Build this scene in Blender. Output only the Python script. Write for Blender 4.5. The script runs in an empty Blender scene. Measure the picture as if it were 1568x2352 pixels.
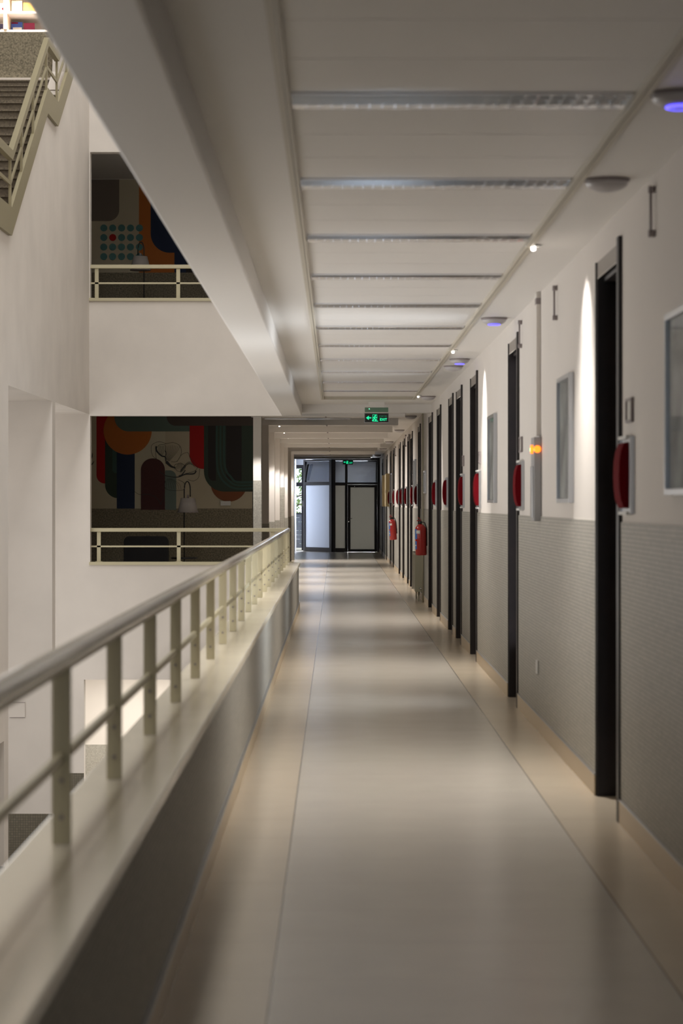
import bpy, bmesh, math, random
from mathutils import Vector, Matrix
random.seed(7)
C = bpy.context.scene.collection
S = bpy.context.scene
PI = math.pi
# ---------------------------------------------------------------- camera, world, exposure
F = 5200.0                                   # focal length in pixels of the 1568x2352 frame
EYE = 1.5
cd = bpy.data.cameras.new('camera'); cam = bpy.data.objects.new('camera', cd); C.objects.link(cam)
cam.location = (0, 0, EYE); cam.rotation_euler = (PI/2, 0, 0)
cd.sensor_fit = 'VERTICAL'; cd.sensor_height = 36.0; cd.lens = F/2352*36
cd.shift_x = (784-771)/2352; cd.shift_y = -(1176-1155)/2352
cd.clip_start = 0.1; cd.clip_end = 400
cd.dof.use_dof = True; cd.dof.focus_distance = 44; cd.dof.aperture_fstop = 4.4
S.camera = cam
S.view_settings.view_transform = 'Standard'; S.view_settings.look = 'None'
S.view_settings.gamma = 1; S.view_settings.exposure = 0.0; S.view_settings.use_curve_mapping = False
w = bpy.data.worlds.new('world'); S.world = w; w.use_nodes = True
bg = w.node_tree.nodes['Background']; bg.inputs[0].default_value = (0.86, 0.93, 1.0, 1); bg.inputs[1].default_value = 1.6

def light(name, typ, loc, rot, power, color, parent=None, **kw):
    d = bpy.data.lights.new(name, typ); d.energy = power; d.color = color
    for k, v in kw.items(): setattr(d, k, v)
    o = bpy.data.objects.new(name, d); C.objects.link(o); o.location = loc; o.rotation_euler = rot
    if parent: o.parent = parent
    return o
WARM = (1.0, 0.955, 0.905); COOL = (0.80, 0.89, 1.0); NEUT = (1.0, 0.995, 0.97)
# unseen overhead source, assumed and added to light the stair hall
light('skylight', 'AREA', (-2.0, 16, 10.6), (0, 0, 0), 900, NEUT, shape='RECTANGLE', size=2.2, size_y=29)
# unseen fill lights added at the left side to brighten the hall
light('hall_window', 'AREA', (-3.40, 17.4, -.8), (0, -PI/2, 0), 345, (1.0, .99, .98), shape='RECTANGLE', size=4.6, size_y=10)
light('hall_window', 'AREA', (-5.5, 29.7, -.5), (0, -PI/2, 0), 75, (1.0, .99, .97), shape='RECTANGLE', size=5.5, size_y=3)
light('hall_window', 'AREA', (-5.5, 25.7, -.3), (0, -PI/2, 0), 50, (1.0, .99, .97), shape='RECTANGLE', size=5.5, size_y=3)
# unseen cool light behind the camera, assumed and added before a closed wall
light('rear_daylight', 'AREA', (0.4, -2.93, 1.7), (PI/2, 0, 0), 15, (.68, .83, 1.0), shape='RECTANGLE', size=.6, size_y=.9)
# unseen lights added at two side doors for assumed daylight, leaves are solid
for y_, e_ in ((17.05, 26), (24.0, 26)):
    light('door_daylight', 'AREA', (1.455, y_, 1.5), (0, PI/2, 0), e_, (0.9, 0.95, 1.0), shape='RECTANGLE', size=2.2, size_y=0.8, spread=math.radians(110))
# unseen light assumed in the lower stair hall room
light('lower_room_light', 'AREA', (-2.6, 33.6, -0.95), (0, 0, 0), 170, (1.0, 0.94, 0.85), shape='RECTANGLE', size=3.0, size_y=1.6)
# unseen light assumed over the display shelves
light('display_light', 'AREA', (-4.7, 29.72, 8.42), (math.radians(38), 0, 0), 42, (1.0, 0.93, 0.86), shape='RECTANGLE', size=2.0, size_y=0.25, spread=math.radians(120))
# unseen lights added in the far end landing behind its panes, daylight assumed
light('end_daylight', 'AREA', (-0.55, 73.2, 1.9), (-PI/2, 0, 0), 520, (0.78, 0.86, 1.0), shape='RECTANGLE', size=1.0, size_y=1.6)
light('end_daylight', 'AREA', (0.7, 75.2, 1.6), (-PI/2, 0, 0), 420, (1.0, 0.98, 0.93), shape='RECTANGLE', size=1.2, size_y=2.2)
P_WALL = 34; P_PIER = 150; SP_WALL = 240; SP_PIER = 430

# ---------------------------------------------------------------- materials
def mat(name, col, rough=0.6, metal=0.0, bump=None, emit=None, noise=None, spec=0.5, coat=0.0, trans=0.0):
    m = bpy.data.materials.new(name); m.use_nodes = True
    nt = m.node_tree; b = nt.nodes['Principled BSDF']
    b.inputs['Base Color'].default_value = (*col, 1); b.inputs['Roughness'].default_value = rough
    b.inputs['Metallic'].default_value = metal; b.inputs['Specular IOR Level'].default_value = spec
    b.inputs['Coat Weight'].default_value = coat; b.inputs['Transmission Weight'].default_value = trans
    if emit: b.inputs['Emission Color'].default_value = (*emit[0], 1); b.inputs['Emission Strength'].default_value = emit[1]
    tc = nt.nodes.new('ShaderNodeTexCoord')
    if noise:
        n = nt.nodes.new('ShaderNodeTexNoise'); n.inputs['Scale'].default_value = noise[0]; n.inputs['Detail'].default_value = 5
        nt.links.new(tc.outputs['Object'], n.inputs['Vector'])
        r = nt.nodes.new('ShaderNodeMapRange'); r.inputs[1].default_value = .3; r.inputs[2].default_value = .7
        r.inputs[3].default_value = 1-noise[1]; r.inputs[4].default_value = 1+noise[1]
        nt.links.new(n.outputs['Fac'], r.inputs[0])
        x = nt.nodes.new('ShaderNodeVectorMath'); x.operation = 'SCALE'; x.inputs[0].default_value = col
        nt.links.new(r.outputs[0], x.inputs['Scale']); nt.links.new(x.outputs[0], b.inputs['Base Color'])
    if bump:
        n = nt.nodes.new('ShaderNodeTexNoise'); n.inputs['Scale'].default_value = bump[0]
        nt.links.new(tc.outputs['Object'], n.inputs['Vector'])
        k = nt.nodes.new('ShaderNodeBump'); k.inputs['Strength'].default_value = bump[1]; k.inputs['Distance'].default_value = 0.01
        nt.links.new(n.outputs['Fac'], k.inputs['Height']); nt.links.new(k.outputs[0], b.inputs['Normal'])
    return m

def mosaic(name, axis, col=(0.43, 0.41, 0.36), mort=(0.20, 0.19, 0.165), s=0.02):
    m = mat(name, col, 0.55); nt = m.node_tree; b = nt.nodes['Principled BSDF']
    tc = nt.nodes.new('ShaderNodeTexCoord'); sp = nt.nodes.new('ShaderNodeSeparateXYZ'); cb = nt.nodes.new('ShaderNodeCombineXYZ')
    nt.links.new(tc.outputs['Object'], sp.inputs[0])
    nt.links.new(sp.outputs[axis], cb.inputs[0]); nt.links.new(sp.outputs[2], cb.inputs[1])
    br = nt.nodes.new('ShaderNodeTexBrick'); br.offset = 0.0
    br.inputs['Scale'].default_value = 1; br.inputs['Brick Width'].default_value = s; br.inputs['Row Height'].default_value = s
    br.inputs['Mortar Size'].default_value = s*.11; br.inputs['Mortar Smooth'].default_value = .3
    br.inputs['Color1'].default_value = (*[c*1.12 for c in col], 1); br.inputs['Color2'].default_value = (*[c*.85 for c in col], 1)
    br.inputs['Mortar'].default_value = (*mort, 1)
    nt.links.new(cb.outputs[0], br.inputs['Vector']); nt.links.new(br.outputs['Color'], b.inputs['Base Color'])
    k = nt.nodes.new('ShaderNodeBump'); k.invert = True; k.inputs['Strength'].default_value = .4; k.inputs['Distance'].default_value = .002
    nt.links.new(br.outputs['Fac'], k.inputs['Height']); nt.links.new(k.outputs[0], b.inputs['Normal'])
    return m

def floor_mat():
    m = mat('polished_stone_tiles', (0.50, 0.45, 0.375), 0.2); nt = m.node_tree; N = nt.nodes; L = nt.links
    b = N['Principled BSDF']; tc = N.new('ShaderNodeTexCoord'); sp = N.new('ShaderNodeSeparateXYZ'); L.new(tc.outputs['Object'], sp.inputs[0])
    def mth(op, a, bb, c=None):
        n = N.new('ShaderNodeMath'); n.operation = op
        for i, v in enumerate((a, bb, c)):
            if v is None: continue
            if isinstance(v, (int, float)): n.inputs[i].default_value = v
            else: L.new(v, n.inputs[i])
        return n.outputs[0]
    def near(src, v, wd):
        return mth('LESS_THAN', mth('ABSOLUTE', mth('SUBTRACT', src, v), 0), wd)
    j = mth('MAXIMUM', near(sp.outputs[0], -0.2, .0035), near(sp.outputs[0], 1.05, .0035))
    cross = mth('LESS_THAN', mth('PINGPONG', mth('ADD', sp.outputs[1], .07), .3), .002)
    cross = mth('MULTIPLY', cross, .35)
    j = mth('MAXIMUM', j, cross)
    inner = mth('MULTIPLY', mth('GREATER_THAN', sp.outputs[0], -.2), mth('LESS_THAN', sp.outputs[0], 1.05))
    mx = N.new('ShaderNodeMix'); mx.data_type = 'RGBA'; L.new(inner, mx.inputs[0])
    mx.inputs[6].default_value = (.58, .49, .375, 1); mx.inputs[7].default_value = (.56, .51, .44, 1)
    ns = N.new('ShaderNodeTexNoise'); ns.inputs['Scale'].default_value = 3; ns.inputs['Detail'].default_value = 6; L.new(tc.outputs['Object'], ns.inputs['Vector'])
    mr = N.new('ShaderNodeMapRange'); mr.inputs[3].default_value = .93; mr.inputs[4].default_value = 1.07; L.new(ns.outputs['Fac'], mr.inputs[0])
    sc = N.new('ShaderNodeVectorMath'); sc.operation = 'SCALE'; L.new(mx.outputs[2], sc.inputs[0]); L.new(mr.outputs[0], sc.inputs['Scale'])
    m2 = N.new('ShaderNodeMix'); m2.data_type = 'RGBA'; L.new(j, m2.inputs[0]); L.new(sc.outputs[0], m2.inputs[6]); m2.inputs[7].default_value = (.22, .19, .16, 1)
    L.new(m2.outputs[2], b.inputs['Base Color'])
    b.inputs['Roughness'].default_value = 0.24
    return m

M = dict(
    white=mat('warm_white_paint', (.69, .648, .605), .65, bump=(60, .05), noise=(.8, .03)),
    hall=mat('stair_hall_paint', (.75, .70, .65), .7, noise=(1.5, .05)),
    ceil=mat('ceiling_paint', (.75, .725, .695), .5),
    panel=mat('ceiling_panel_metal', (.76, .735, .71), .42, spec=.4),
    trimm=mat('ceiling_trim_cream', (.52, .48, .40), .5),
    mosY=mosaic('grey_mosaic_side', 1), mosX=mosaic('grey_mosaic_front', 0),
    darkmos=mosaic('dark_granite_mosaic', 0, (.17, .15, .11), (.10, .09, .07), .03),
    floor=floor_mat(),
    skirt=mat('beige_skirting_tile', (.55, .44, .30), .35),
    steel=mat('brushed_steel', (.55, .56, .58), .3, 1.0),
    sill=mat('cream_sill_stone', (.80, .73, .59), .2, noise=(2, .04)),
    cream=mat('cream_rail_paint', (.56, .51, .35), .35),
    tube=mat('handrail_lacquer', (.40, .36, .29), .22, coat=.3),
    dark=mat('dark_wenge_frame', (.010, .006, .006), .45, noise=(12, .3)),
    maroon=mat('dark_maroon_leaf', (.022, .008, .009), .35, noise=(8, .3)),
    headg=mat('taupe_head_panel', (.25, .22, .19), .4),
    blackm=mat('black_aluminium', (.012, .012, .018), .35),
    red=mat('red_sign_acrylic', (.15, .005, .009), .75, spec=.03),
    ext=mat('extinguisher_red', (.38, .012, .010), .28, coat=.4),
    black=mat('black_plastic', (.015, .015, .015), .4),
    chrome=mat('polished_metal', (.7, .7, .7), .15, 1.0),
    alum=mat('mirror_aluminium', (.92, .93, .96), .12, 1.0),
    tubeglass=mat('unlit_fluorescent_tube', (.80, .82, .84), .25),
    dome=mat('frosted_dome', (.50, .48, .49), .35),
    rim=mat('dome_rim', (.28, .24, .24), .5),
    blue=mat('blue_led', (.1, .1, .9), .4, emit=((.10, .08, 1.0), 3.0)),
    orange=mat('orange_led', (.9, .2, .02), .4, emit=((1.0, .16, .01), 3.0)),
    greenled=mat('green_led', (.1, .9, .4), .4, emit=((.2, 1.0, .5), 2.5)),
    exitg=mat('exit_green', (.02, .5, .25), .4, emit=((.01, .80, .36), 1.1)),
    exitdim=mat('exit_green_dim', (.02, .2, .1), .4, emit=((.01, .42, .22), .35)),
    tubelit=mat('lit_tube', (1, 1, 1), .4, emit=((1, .97, .93), 1.6)),
    lampon=mat('downlight_lens', (1, 1, 1), .4, emit=((1, .9, .8), 12)),
    plastic=mat('white_plastic', (.68, .68, .66), .4),
    grey=mat('grey_plastic', (.35, .35, .36), .4),
    radw=mat('radiator_enamel', (.46, .44, .33), .4),
    cabinet=mat('cabinet_enamel', (.62, .50, .27), .5),
    label=mat('paper_label', (.62, .60, .55), .6), labelb=mat('blue_label', (.06, .16, .45), .5),
    shade=mat('grey_lamp_shade', (.36, .33, .31), .8), uphol=mat('charcoal_upholstery', (.012, .011, .012), .9, bump=(200, .2)),
    granite=mat('stair_granite', (.16, .13, .09), .6, noise=(60, .5)),
    pebble=mat('pebble_render', (.24, .21, .15), .9, noise=(45, .45)),
    riser=mat('stair_riser', (.15, .12, .085), .7, noise=(40, .25)),
    stairc=mat('stair_steel_paint', (.27, .235, .14), .5),
    bark=mat('bark', (.1, .07, .05), .9), soil=mat('ground', (.2, .22, .15), .9),
    shelf=mat('white_shelf', (.8, .74, .68), .4),
    louvre=mat('blue_grey_panel', (.20, .23, .28), .5),
    woodup=mat('pale_wood', (.75, .55, .40), .5),
    endwall=mat('cool_white_paint', (.6, .63, .68), .6),
)
def leaf_mat(name, col):
    m = mat(name, col, .5); nt = m.node_tree; b = nt.nodes['Principled BSDF']; out = nt.nodes['Material Output']
    t = nt.nodes.new('ShaderNodeBsdfTranslucent'); t.inputs[0].default_value = (col[0]*1.6, col[1]*1.5, col[2], 1)
    mx = nt.nodes.new('ShaderNodeMixShader'); mx.inputs[0].default_value = .5
    nt.links.new(b.outputs[0], mx.inputs[1]); nt.links.new(t.outputs[0], mx.inputs[2]); nt.links.new(mx.outputs[0], out.inputs[0]); return m
M['leafa'] = leaf_mat('leaf_green', (.10, .22, .06)); M['leafb'] = leaf_mat('leaf_light', (.22, .36, .12))
def frosted(name, col, fac):
    m = bpy.data.materials.new(name); m.use_nodes = True; nt = m.node_tree; nt.nodes.clear()
    out = nt.nodes.new('ShaderNodeOutputMaterial'); t = nt.nodes.new('ShaderNodeBsdfTranslucent'); d = nt.nodes.new('ShaderNodeBsdfDiffuse'); g = nt.nodes.new('ShaderNodeBsdfGlossy')
    t.inputs[0].default_value = (*col, 1); d.inputs[0].default_value = (*[c*.5 for c in col], 1); g.inputs[0].default_value = (.8, .8, .8, 1); g.inputs[1].default_value = .25
    a = nt.nodes.new('ShaderNodeMixShader'); a.inputs[0].default_value = fac; nt.links.new(d.outputs[0], a.inputs[1]); nt.links.new(t.outputs[0], a.inputs[2])
    c = nt.nodes.new('ShaderNodeMixShader'); c.inputs[0].default_value = .05; nt.links.new(a.outputs[0], c.inputs[1]); nt.links.new(g.outputs[0], c.inputs[2])
    nt.links.new(c.outputs[0], out.inputs[0]); return m
M['frost'] = frosted('frosted_glass', (.7, .72, .76), .6)
M['frostg'] = frosted('grey_frosted_glass', (.45, .44, .41), .6)
def clear(name, col=(1, 1, 1), g=.08):
    m = bpy.data.materials.new(name); m.use_nodes = True; nt = m.node_tree; nt.nodes.clear()
    out = nt.nodes.new('ShaderNodeOutputMaterial'); t = nt.nodes.new('ShaderNodeBsdfTransparent'); t.inputs[0].default_value = (*col, 1)
    gl = nt.nodes.new('ShaderNodeBsdfGlossy'); gl.inputs[1].default_value = .05
    a = nt.nodes.new('ShaderNodeMixShader'); a.inputs[0].default_value = g; nt.links.new(t.outputs[0], a.inputs[1]); nt.links.new(gl.outputs[0], a.inputs[2]); nt.links.new(a.outputs[0], out.inputs[0]); return m
M['glass'] = clear('clear_glass'); M['tint'] = clear('tinted_glass', (.30, .31, .33), .1)

# ---------------------------------------------------------------- mesh helpers
class MB:
    def __init__(s): s.v = []; s.f = []; s.m = []; s.sm = []
    def add(s, vs, fs, mi=0, smooth=False):
        n = len(s.v); s.v += [tuple(v) for v in vs]
        for f in fs: s.f.append([n+i for i in f]); s.m.append(mi); s.sm.append(smooth)
        return s
    def box(s, x0, x1, y0, y1, z0, z1, mi=0):
        vs = [(x, y, z) for x in (x0, x1) for y in (y0, y1) for z in (z0, z1)]
        return s.add(vs, [(0, 1, 3, 2), (4, 6, 7, 5), (0, 4, 5, 1), (2, 3, 7, 6), (0, 2, 6, 4), (1, 5, 7, 3)], mi)
    def prism(s, pts, ax, a, b, mi=0, smooth=False):
        """polygon pts in the plane across axis ax, extruded from a to b"""
        def mk(p, t):
            return {0: (t, p[0], p[1]), 1: (p[0], t, p[1]), 2: (p[0], p[1], t)}[ax]
        n = len(pts); vs = [mk(p, a) for p in pts]+[mk(p, b) for p in pts]
        s.add(vs, [list(range(n))[::-1], [n+i for i in range(n)]], mi)
        k = len(s.v)-2*n
        for i in range(n):
            j = (i+1) % n; s.f.append([k+i, k+j, k+n+j, k+n+i]); s.m.append(mi); s.sm.append(smooth)
        return s
    def lathe(s, prof, c, n=24, mi=0, ax=2, smooth=True):
        vs = []
        for r, h in prof:
            for i in range(n):
                a = 2*PI*i/n; u, v = r*math.cos(a), r*math.sin(a)
                p = {2: (u, v, h), 1: (u, h, v), 0: (h, u, v)}[ax]
                vs.append((c[0]+p[0], c[1]+p[1], c[2]+p[2]))
        fs = []
        for k in range(len(prof)-1):
            for i in range(n):
                j = (i+1) % n; fs.append((k*n+i, k*n+j, (k+1)*n+j, (k+1)*n+i))
        s.add(vs, fs, mi, smooth)
        s.f.append([len(s.v)-len(vs)+i for i in range(n)][::-1]); s.m.append(mi); s.sm.append(False)
        s.f.append([len(s.v)-n+i for i in range(n)]); s.m.append(mi); s.sm.append(False)
        return s
    def tube(s, pts, r, n=10, mi=0, cap=True):
        pts = [Vector(p) for p in pts]; rings = []; up = Vector((0, 0, 1))
        for i, p in enumerate(pts):
            t = (pts[min(i+1, len(pts)-1)]-pts[max(i-1, 0)]).normalized()
            u = t.cross(up); u = u.normalized() if u.length > .05 else t.cross(Vector((1, 0, 0))).normalized()
            v = t.cross(u).normalized(); rr = r[i] if isinstance(r, (list, tuple)) else r
            rings.append([p+u*rr*math.cos(2*PI*k/n)+v*rr*math.sin(2*PI*k/n) for k in range(n)])
        vs = [v for q in rings for v in q]; fs = []
        for k in range(len(rings)-1):
            for i in range(n):
                j = (i+1) % n; fs.append((k*n+i, k*n+j, (k+1)*n+j, (k+1)*n+i))
        base = len(s.v); s.add(vs, fs, mi, True)
        if cap:
            s.f.append([base+i for i in range(n)]); s.m.append(mi); s.sm.append(False)
            s.f.append([base+len(vs)-n+i for i in range(n)]); s.m.append(mi); s.sm.append(False)
        return s
    def build(s, name, mats, parent=None, bevel=0, loc=None):
        me = bpy.data.meshes.new(name)
        vs = s.v if loc is None else [(v[0]-loc[0], v[1]-loc[1], v[2]-loc[2]) for v in s.v]
        me.from_pydata(vs, [], s.f)
        if not isinstance(mats, (list, tuple)): mats = [mats]
        for m in mats: me.materials.append(M[m])
        me.polygons.foreach_set('material_index', s.m); me.polygons.foreach_set('use_smooth', s.sm)
        bm = bmesh.new(); bm.from_mesh(me); bmesh.ops.recalc_face_normals(bm, faces=bm.faces); bm.to_mesh(me); bm.free()
        me.update(); o = bpy.data.objects.new(name, me); C.objects.link(o)
        if loc is not None: o.location = loc
        if parent: o.parent = parent
        if bevel:
            b = o.modifiers.new('bevel', 'BEVEL'); b.width = bevel; b.segments = 2; b.limit_method = 'ANGLE'
        return o
def B(*a, **k): return MB().box(*a, **k)
def tag(o, label, cat, group=None):
    o['label'] = label; o['category'] = cat
    if group: o['group'] = group
    return o
def struct(o): o['kind'] = 'structure'; return o
def thing(name, loc, label=None, cat=None, group=None, rz=0):
    o = bpy.data.objects.new(name, None); C.objects.link(o); o.location = loc; o.rotation_euler = (0, 0, rz)
    if label: tag(o, label, cat, group)
    return o
def copy_tree(root):
    r = root.copy(); C.objects.link(r)
    for ch in root.children:
        c = ch.copy(); C.objects.link(c); c.parent = r
        for g in ch.children:
            d = g.copy(); C.objects.link(d); d.parent = c
    return r
ORD = ['nearest', 'second', 'third', 'fourth', 'fifth', 'sixth', 'seventh', 'eighth', 'ninth', 'tenth', 'eleventh', 'twelfth', 'thirteenth',
       'fourteenth', 'fifteenth', 'sixteenth', 'seventeenth', 'eighteenth', 'nineteenth', 'twentieth']

# ---------------------------------------------------------------- dimensions
XR = 1.34            # corridor face of the right wall
XP, XO = -0.52, -0.765   # parapet faces
XV = -3.456          # left wall of the stair hall
YF = 31.75           # far wall of the stair hall
YB = 35.5            # back wall of the lounges
H = 2.88; LH = 2.72; STO = 3.7; WH = 1.41
YE = 69.0
doors = [(10.67, 11.60), (16.6, 17.5), (21.4, 22.45), (24.0, 25.1), (25.8, 26.8), (28.8, 29.85), (31.3, 32.5), (35.75, 36.7), (39.4, 40.6),
         (41.2, 42.2), (44.0, 45.2), (46.7, 47.9), (51.7, 52.8), (54.7, 55.7), (58.6, 59.8), (64.2, 65.4)]
# ---------------------------------------------------------------- floors
fl = MB(); fl.box(-.75, 1.6, -3, YF+.18, -.3, 0); fl.box(-1.6, 1.6, YF+.18, 76, -.3, 0)
struct(fl.build('floor', 'floor'))
lf = MB(); lf.box(-6.5, -1.6, YF+.2, YB+.1, -.3, 0, 0); struct(lf.build('floor', 'granite'))
uf = MB(); uf.box(-6.5, -.77, YF+.2, YB+.1, STO-.3, STO); struct(uf.build('floor', 'granite'))
struct(B(-6.5, 2, -3, 37.5, -STO-.3, -STO).build('floor', 'granite'))
# ---------------------------------------------------------------- right wall
segs = []; y = -3
for a, b in doors: segs.append((y, a)); y = b
segs.append((y, 76))
DT = 2.73
wr = MB(); ws = MB(); sk = MB(); st = MB()
for a, b in segs:
    wr.box(XR, XR+.3, a, b, 0, H+.2)
    ws.box(XR-.008, XR, a, b, .10, WH)
    sk.box(XR-.016, XR, a, b, 0, .105)
    st.box(XR-.018, XR, a, b, .105, .112)
for a, b in doors: wr.box(XR, XR+.3, a, b, DT, H+.2)
struct(wr.build('wall_right', 'white')); struct(ws.build('trim_1', 'mosY')); struct(sk.build('baseboard_right', 'skirt')); struct(st.build('trim_2', 'steel'))
# ---------------------------------------------------------------- parapet, its sill and the deep edge beam
pp = MB(); pp.box(XO+.03, XP-.008, -3, YF+.02, 0, .62); struct(pp.build('wall_parapet', 'hall'))
pm = MB(); pm.box(XP-.008, XP, -3, YF+.02, .10, .622); struct(pm.build('trim_3', 'mosY'))
sl = MB(); sl.box(XO, XP+.02, -3, YF+.04, .624, .664); struct(sl.build('trim_4', 'sill', bevel=.006))
sb = MB(); sb.box(XP, XP+.014, -3, YF+.04, 0, .10); struct(sb.build('baseboard_left', 'skirt'))
ss = MB(); ss.box(XP, XP+.017, -3, YF+.04, .10, .108); struct(ss.build('trim_5', 'steel'))
eb = MB(); eb.box(-.757, -.476, -3, YF, LH, STO+.664); struct(eb.build('ceiling_beam', 'ceil', bevel=.012))
# ---------------------------------------------------------------- ceiling of the near corridor
fixy = [7.82+2.027*i for i in range(11)]
PX0, PX1 = -.16, 1.02
ce = MB(); ce.box(-.476, PX0-.03, -3, 37, H, H+.1); ce.box(PX1+.03, XR, -3, 76, H, H+.1)
ce.box(PX0-.03, PX1+.03, 30.0, YF, H, H+.1)
ce.box(PX0-.03, PX1+.03, -3, YF, H+.16, H+.2)
struct(ce.build('ceiling', 'ceil'))
cp = MB(); allf = [7.82+2.027*i for i in range(-5, 11)]
for i, yy in enumerate(allf):
    a = yy+.15; b = (allf[i+1] if i+1 < len(allf) else 30.15)-.15; n = 3
    for k in range(n):
        p0 = a+(b-a)*k/n+.003; p1 = a+(b-a)*(k+1)/n-.003
        if p1-p0 > .1: cp.box(PX0, PX1, p0, min(p1, 29.98), H+.012, H+.03)
struct(cp.build('ceiling_panels', 'panel'))
tr = MB()
for x0, x1 in ((PX0-.035, PX0-.012), (PX0-.008, PX0+.004), (PX1-.004, PX1+.008), (PX1+.012, PX1+.035)): tr.box(x0, x1, -3, 30.0, H-.014, H+.012)
tr.box(PX0-.035, PX1+.035, 29.97, 29.99, H-.012, H+.01); tr.box(PX0, PX1, 29.6, 29.62, H-.006, H+.01)
struct(tr.build('trim_6', 'trimm'))
# ---------------------------------------------------------------- louvred strip lights
def make_strip():
    t = thing('ceiling_light', (0, 0, 0))
    h = MB(); L2 = (PX1-PX0)/2-.012; W = .135
    for sgn in (-1, 1): h.box(-L2, L2, sgn*W-.002, sgn*W+.002, .0, .10)
    h.box(-L2, L2, -W, W, .10, .103); h.box(-L2-.002, -L2, -W, W, 0, .10); h.box(L2, L2+.002, -W, W, 0, .10)
    h.build('housing', 'alum', t)
    l = MB()
    n = 26
    for i in range(1, n):
        x = -L2+2*L2*i/n
        l.prism([(x-.010, .062), (x-.003, .03), (x-.0008, .008), (x+.0008, .008), (x+.003, .03), (x+.010, .062)], 1, -W, W)
    for yy in (0,):
        l.prism([(yy-.022, .062), (yy-.010, .035), (yy-.003, .006), (yy+.003, .006), (yy+.010, .035), (yy+.022, .062)], 0, -L2, L2)
    for sg in (-1, 1):
        l.prism([(sg*W, .006), (sg*(W-.006), .03), (sg*(W-.02), .062), (sg*W, .062)], 0, -L2, L2)
    l.build('louvre', 'alum', t)
    for yy in (-.068, .068):
        MB().lathe([(.013, -L2+.02), (.013, L2-.02)], (0, yy, .083), 12, 0, 0).build('tube', 'tubeglass', t)
    return t
s0 = make_strip()
for i, yy in enumerate(fixy):
    o = s0 if i == 0 else copy_tree(s0)
    o.location = ((PX0+PX1)/2, yy, H+.004)
    tag(o, 'louvred mirror strip light across the panel ceiling, %s from camera' % ORD[i], 'ceiling light', 'louvred strip lights in the panelled ceiling')
# ---------------------------------------------------------------- far corridor: ceiling, beams, piers, walls
piers = [33.3, 37.0, 40.7, 44.4, 48.1, 51.8, 55.5, 59.2]
fc = MB(); fc.box(-1.6, PX1+.03, YF+.18, 71.9, H, H+.1)
struct(fc.build('ceiling', 'ceil'))
bm_ = MB(); bm_.box(-.757, XR, YF-.02, YF+.28, LH+.045, H)
for p in piers: bm_.box(-1.25, 1.02, p, p+.38, 2.77, H)
for p in (62.9, 66.4): bm_.box(-1.25, 1.02, p, p+.38, 2.79, H)
struct(bm_.build('ceiling_beam', 'ceil'))
gr_ = MB()
for i, p in enumerate(piers[:-1]): gr_.box(-1.0, .92, p+1.2, p+1.22, H-.008, H); gr_.box(-1.0, .92, p+2.7, p+2.72, H-.008, H)
for p in piers: gr_.box(-.16, -.135, p-.004, p+.39, 2.762, 2.77)
struct(gr_.build('trim_7', 'rim'))
wl = MB(); wl.box(-1.6, -1.25, YB, 71.8, 0, H); struct(wl.build('wall_left', 'white'))
for i, p in enumerate(piers):
    top = 1.83 if i in (0, 4) else 1.16
    q = MB(); q.box(-1.25 if i else -1.215, -1.10, p, p+.3, 0, 2.77 if i else H)
    e = .006; q.box(-1.10, -1.10+e, p-e, p+.3+e, 0, top, 1); q.box(-1.25 if i else -1.222, -1.10, p-e, p, 0, top, 1)
    if i == 0: q.box(-1.222, -1.215, p-e, p+.3+e, 0, top, 1)
    o = q.build('pillar', ['white', 'mosX'], loc=(-1.17, p+.15, 0))
    tag(o, 'white far corridor pillar with grey mosaic %s, %s from camera' % ('to head height' if top > 1.5 else 'to waist height', ORD[i]), 'pillar', 'pillars along the far corridor')
# tube battens under the far ceiling
bat = [(34.6, -.62, .55), (36.0, -.45, .7), (46.6, .35, .5), (51.0, .3, .5), (57.3, -.5, .6)]
for i, (yy, xx, hl) in enumerate(bat):
    t = thing('tube_light', (xx, yy, H), 'slim batten light across the far corridor ceiling, %s from camera' % ORD[i], 'ceiling light', 'batten lights in the far corridor')
    B(-hl, hl, -.06, .06, -.04, 0).build('body', 'ceil', t); B(-hl+.02, hl-.02, -.045, .045, -.055, -.04).build('diffuser', 'tubelit' if i in (0, 2, 4) else 'alum', t)
# ---------------------------------------------------------------- stair hall walls
XI = -5.6
hl = MB()
zL = -STO+LH
hl.box(XV-.3, XV, -3, 23.6, zL, 2.74); hl.box(XI, XV, 23.6, 23.9, -STO, 2.74)      # nearest pier
hl.box(XI, XV, 27.6, 27.9, -STO, 2.74)                                            # fin
hl.box(XI-.2, XI, 0, YF, -STO, 12)
# upper wall, below the stair
zs = lambda yy: EYE + 2.82+(yy-23.9)*(1.81/3.0)
prof = [(-3, 2.74), (YF, 2.74), (YF, 9.0), (29.95, 9.0), (29.35, EYE+5.44+.15), (27.9, EYE+4.64+.1), (26.9, EYE+4.63+.1), (23.9, EYE+2.82+.1), (-3, EYE+2.82+.1)]
hl.prism(prof[::-1], 0, XV-.22, XV)
hl.box(XI, XV-.22, 20, YF, 2.74, 2.9)
struct(hl.build('wall_left', 'hall'))
fw = MB()
def panelY(x0, x1, z0, z1): fw.box(x0, x1, YF, YF+.18, z0, z1)
panelY(XI, -3.53, -STO, -STO+LH); panelY(XI, XO+.03, -STO+LH, .63); panelY(XI, XV+.012, .63, LH)
panelY(XI, -.757, LH, STO+.63); panelY(XI, XV+.012, STO+.63, STO+LH)
panelY(XI, -.757, STO+LH, 12)
panelY(-.757, 2, STO+.6, 12)
struct(fw.build('wall_far', 'hall'))
cs = MB()
for k in (0, 1): cs.box(XV-.0, -.60 if k == 0 else -.757, YF-.03, YF+.2, k*STO+.63, k*STO+.672)
struct(cs.build('trim_8', 'cream'))
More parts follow.
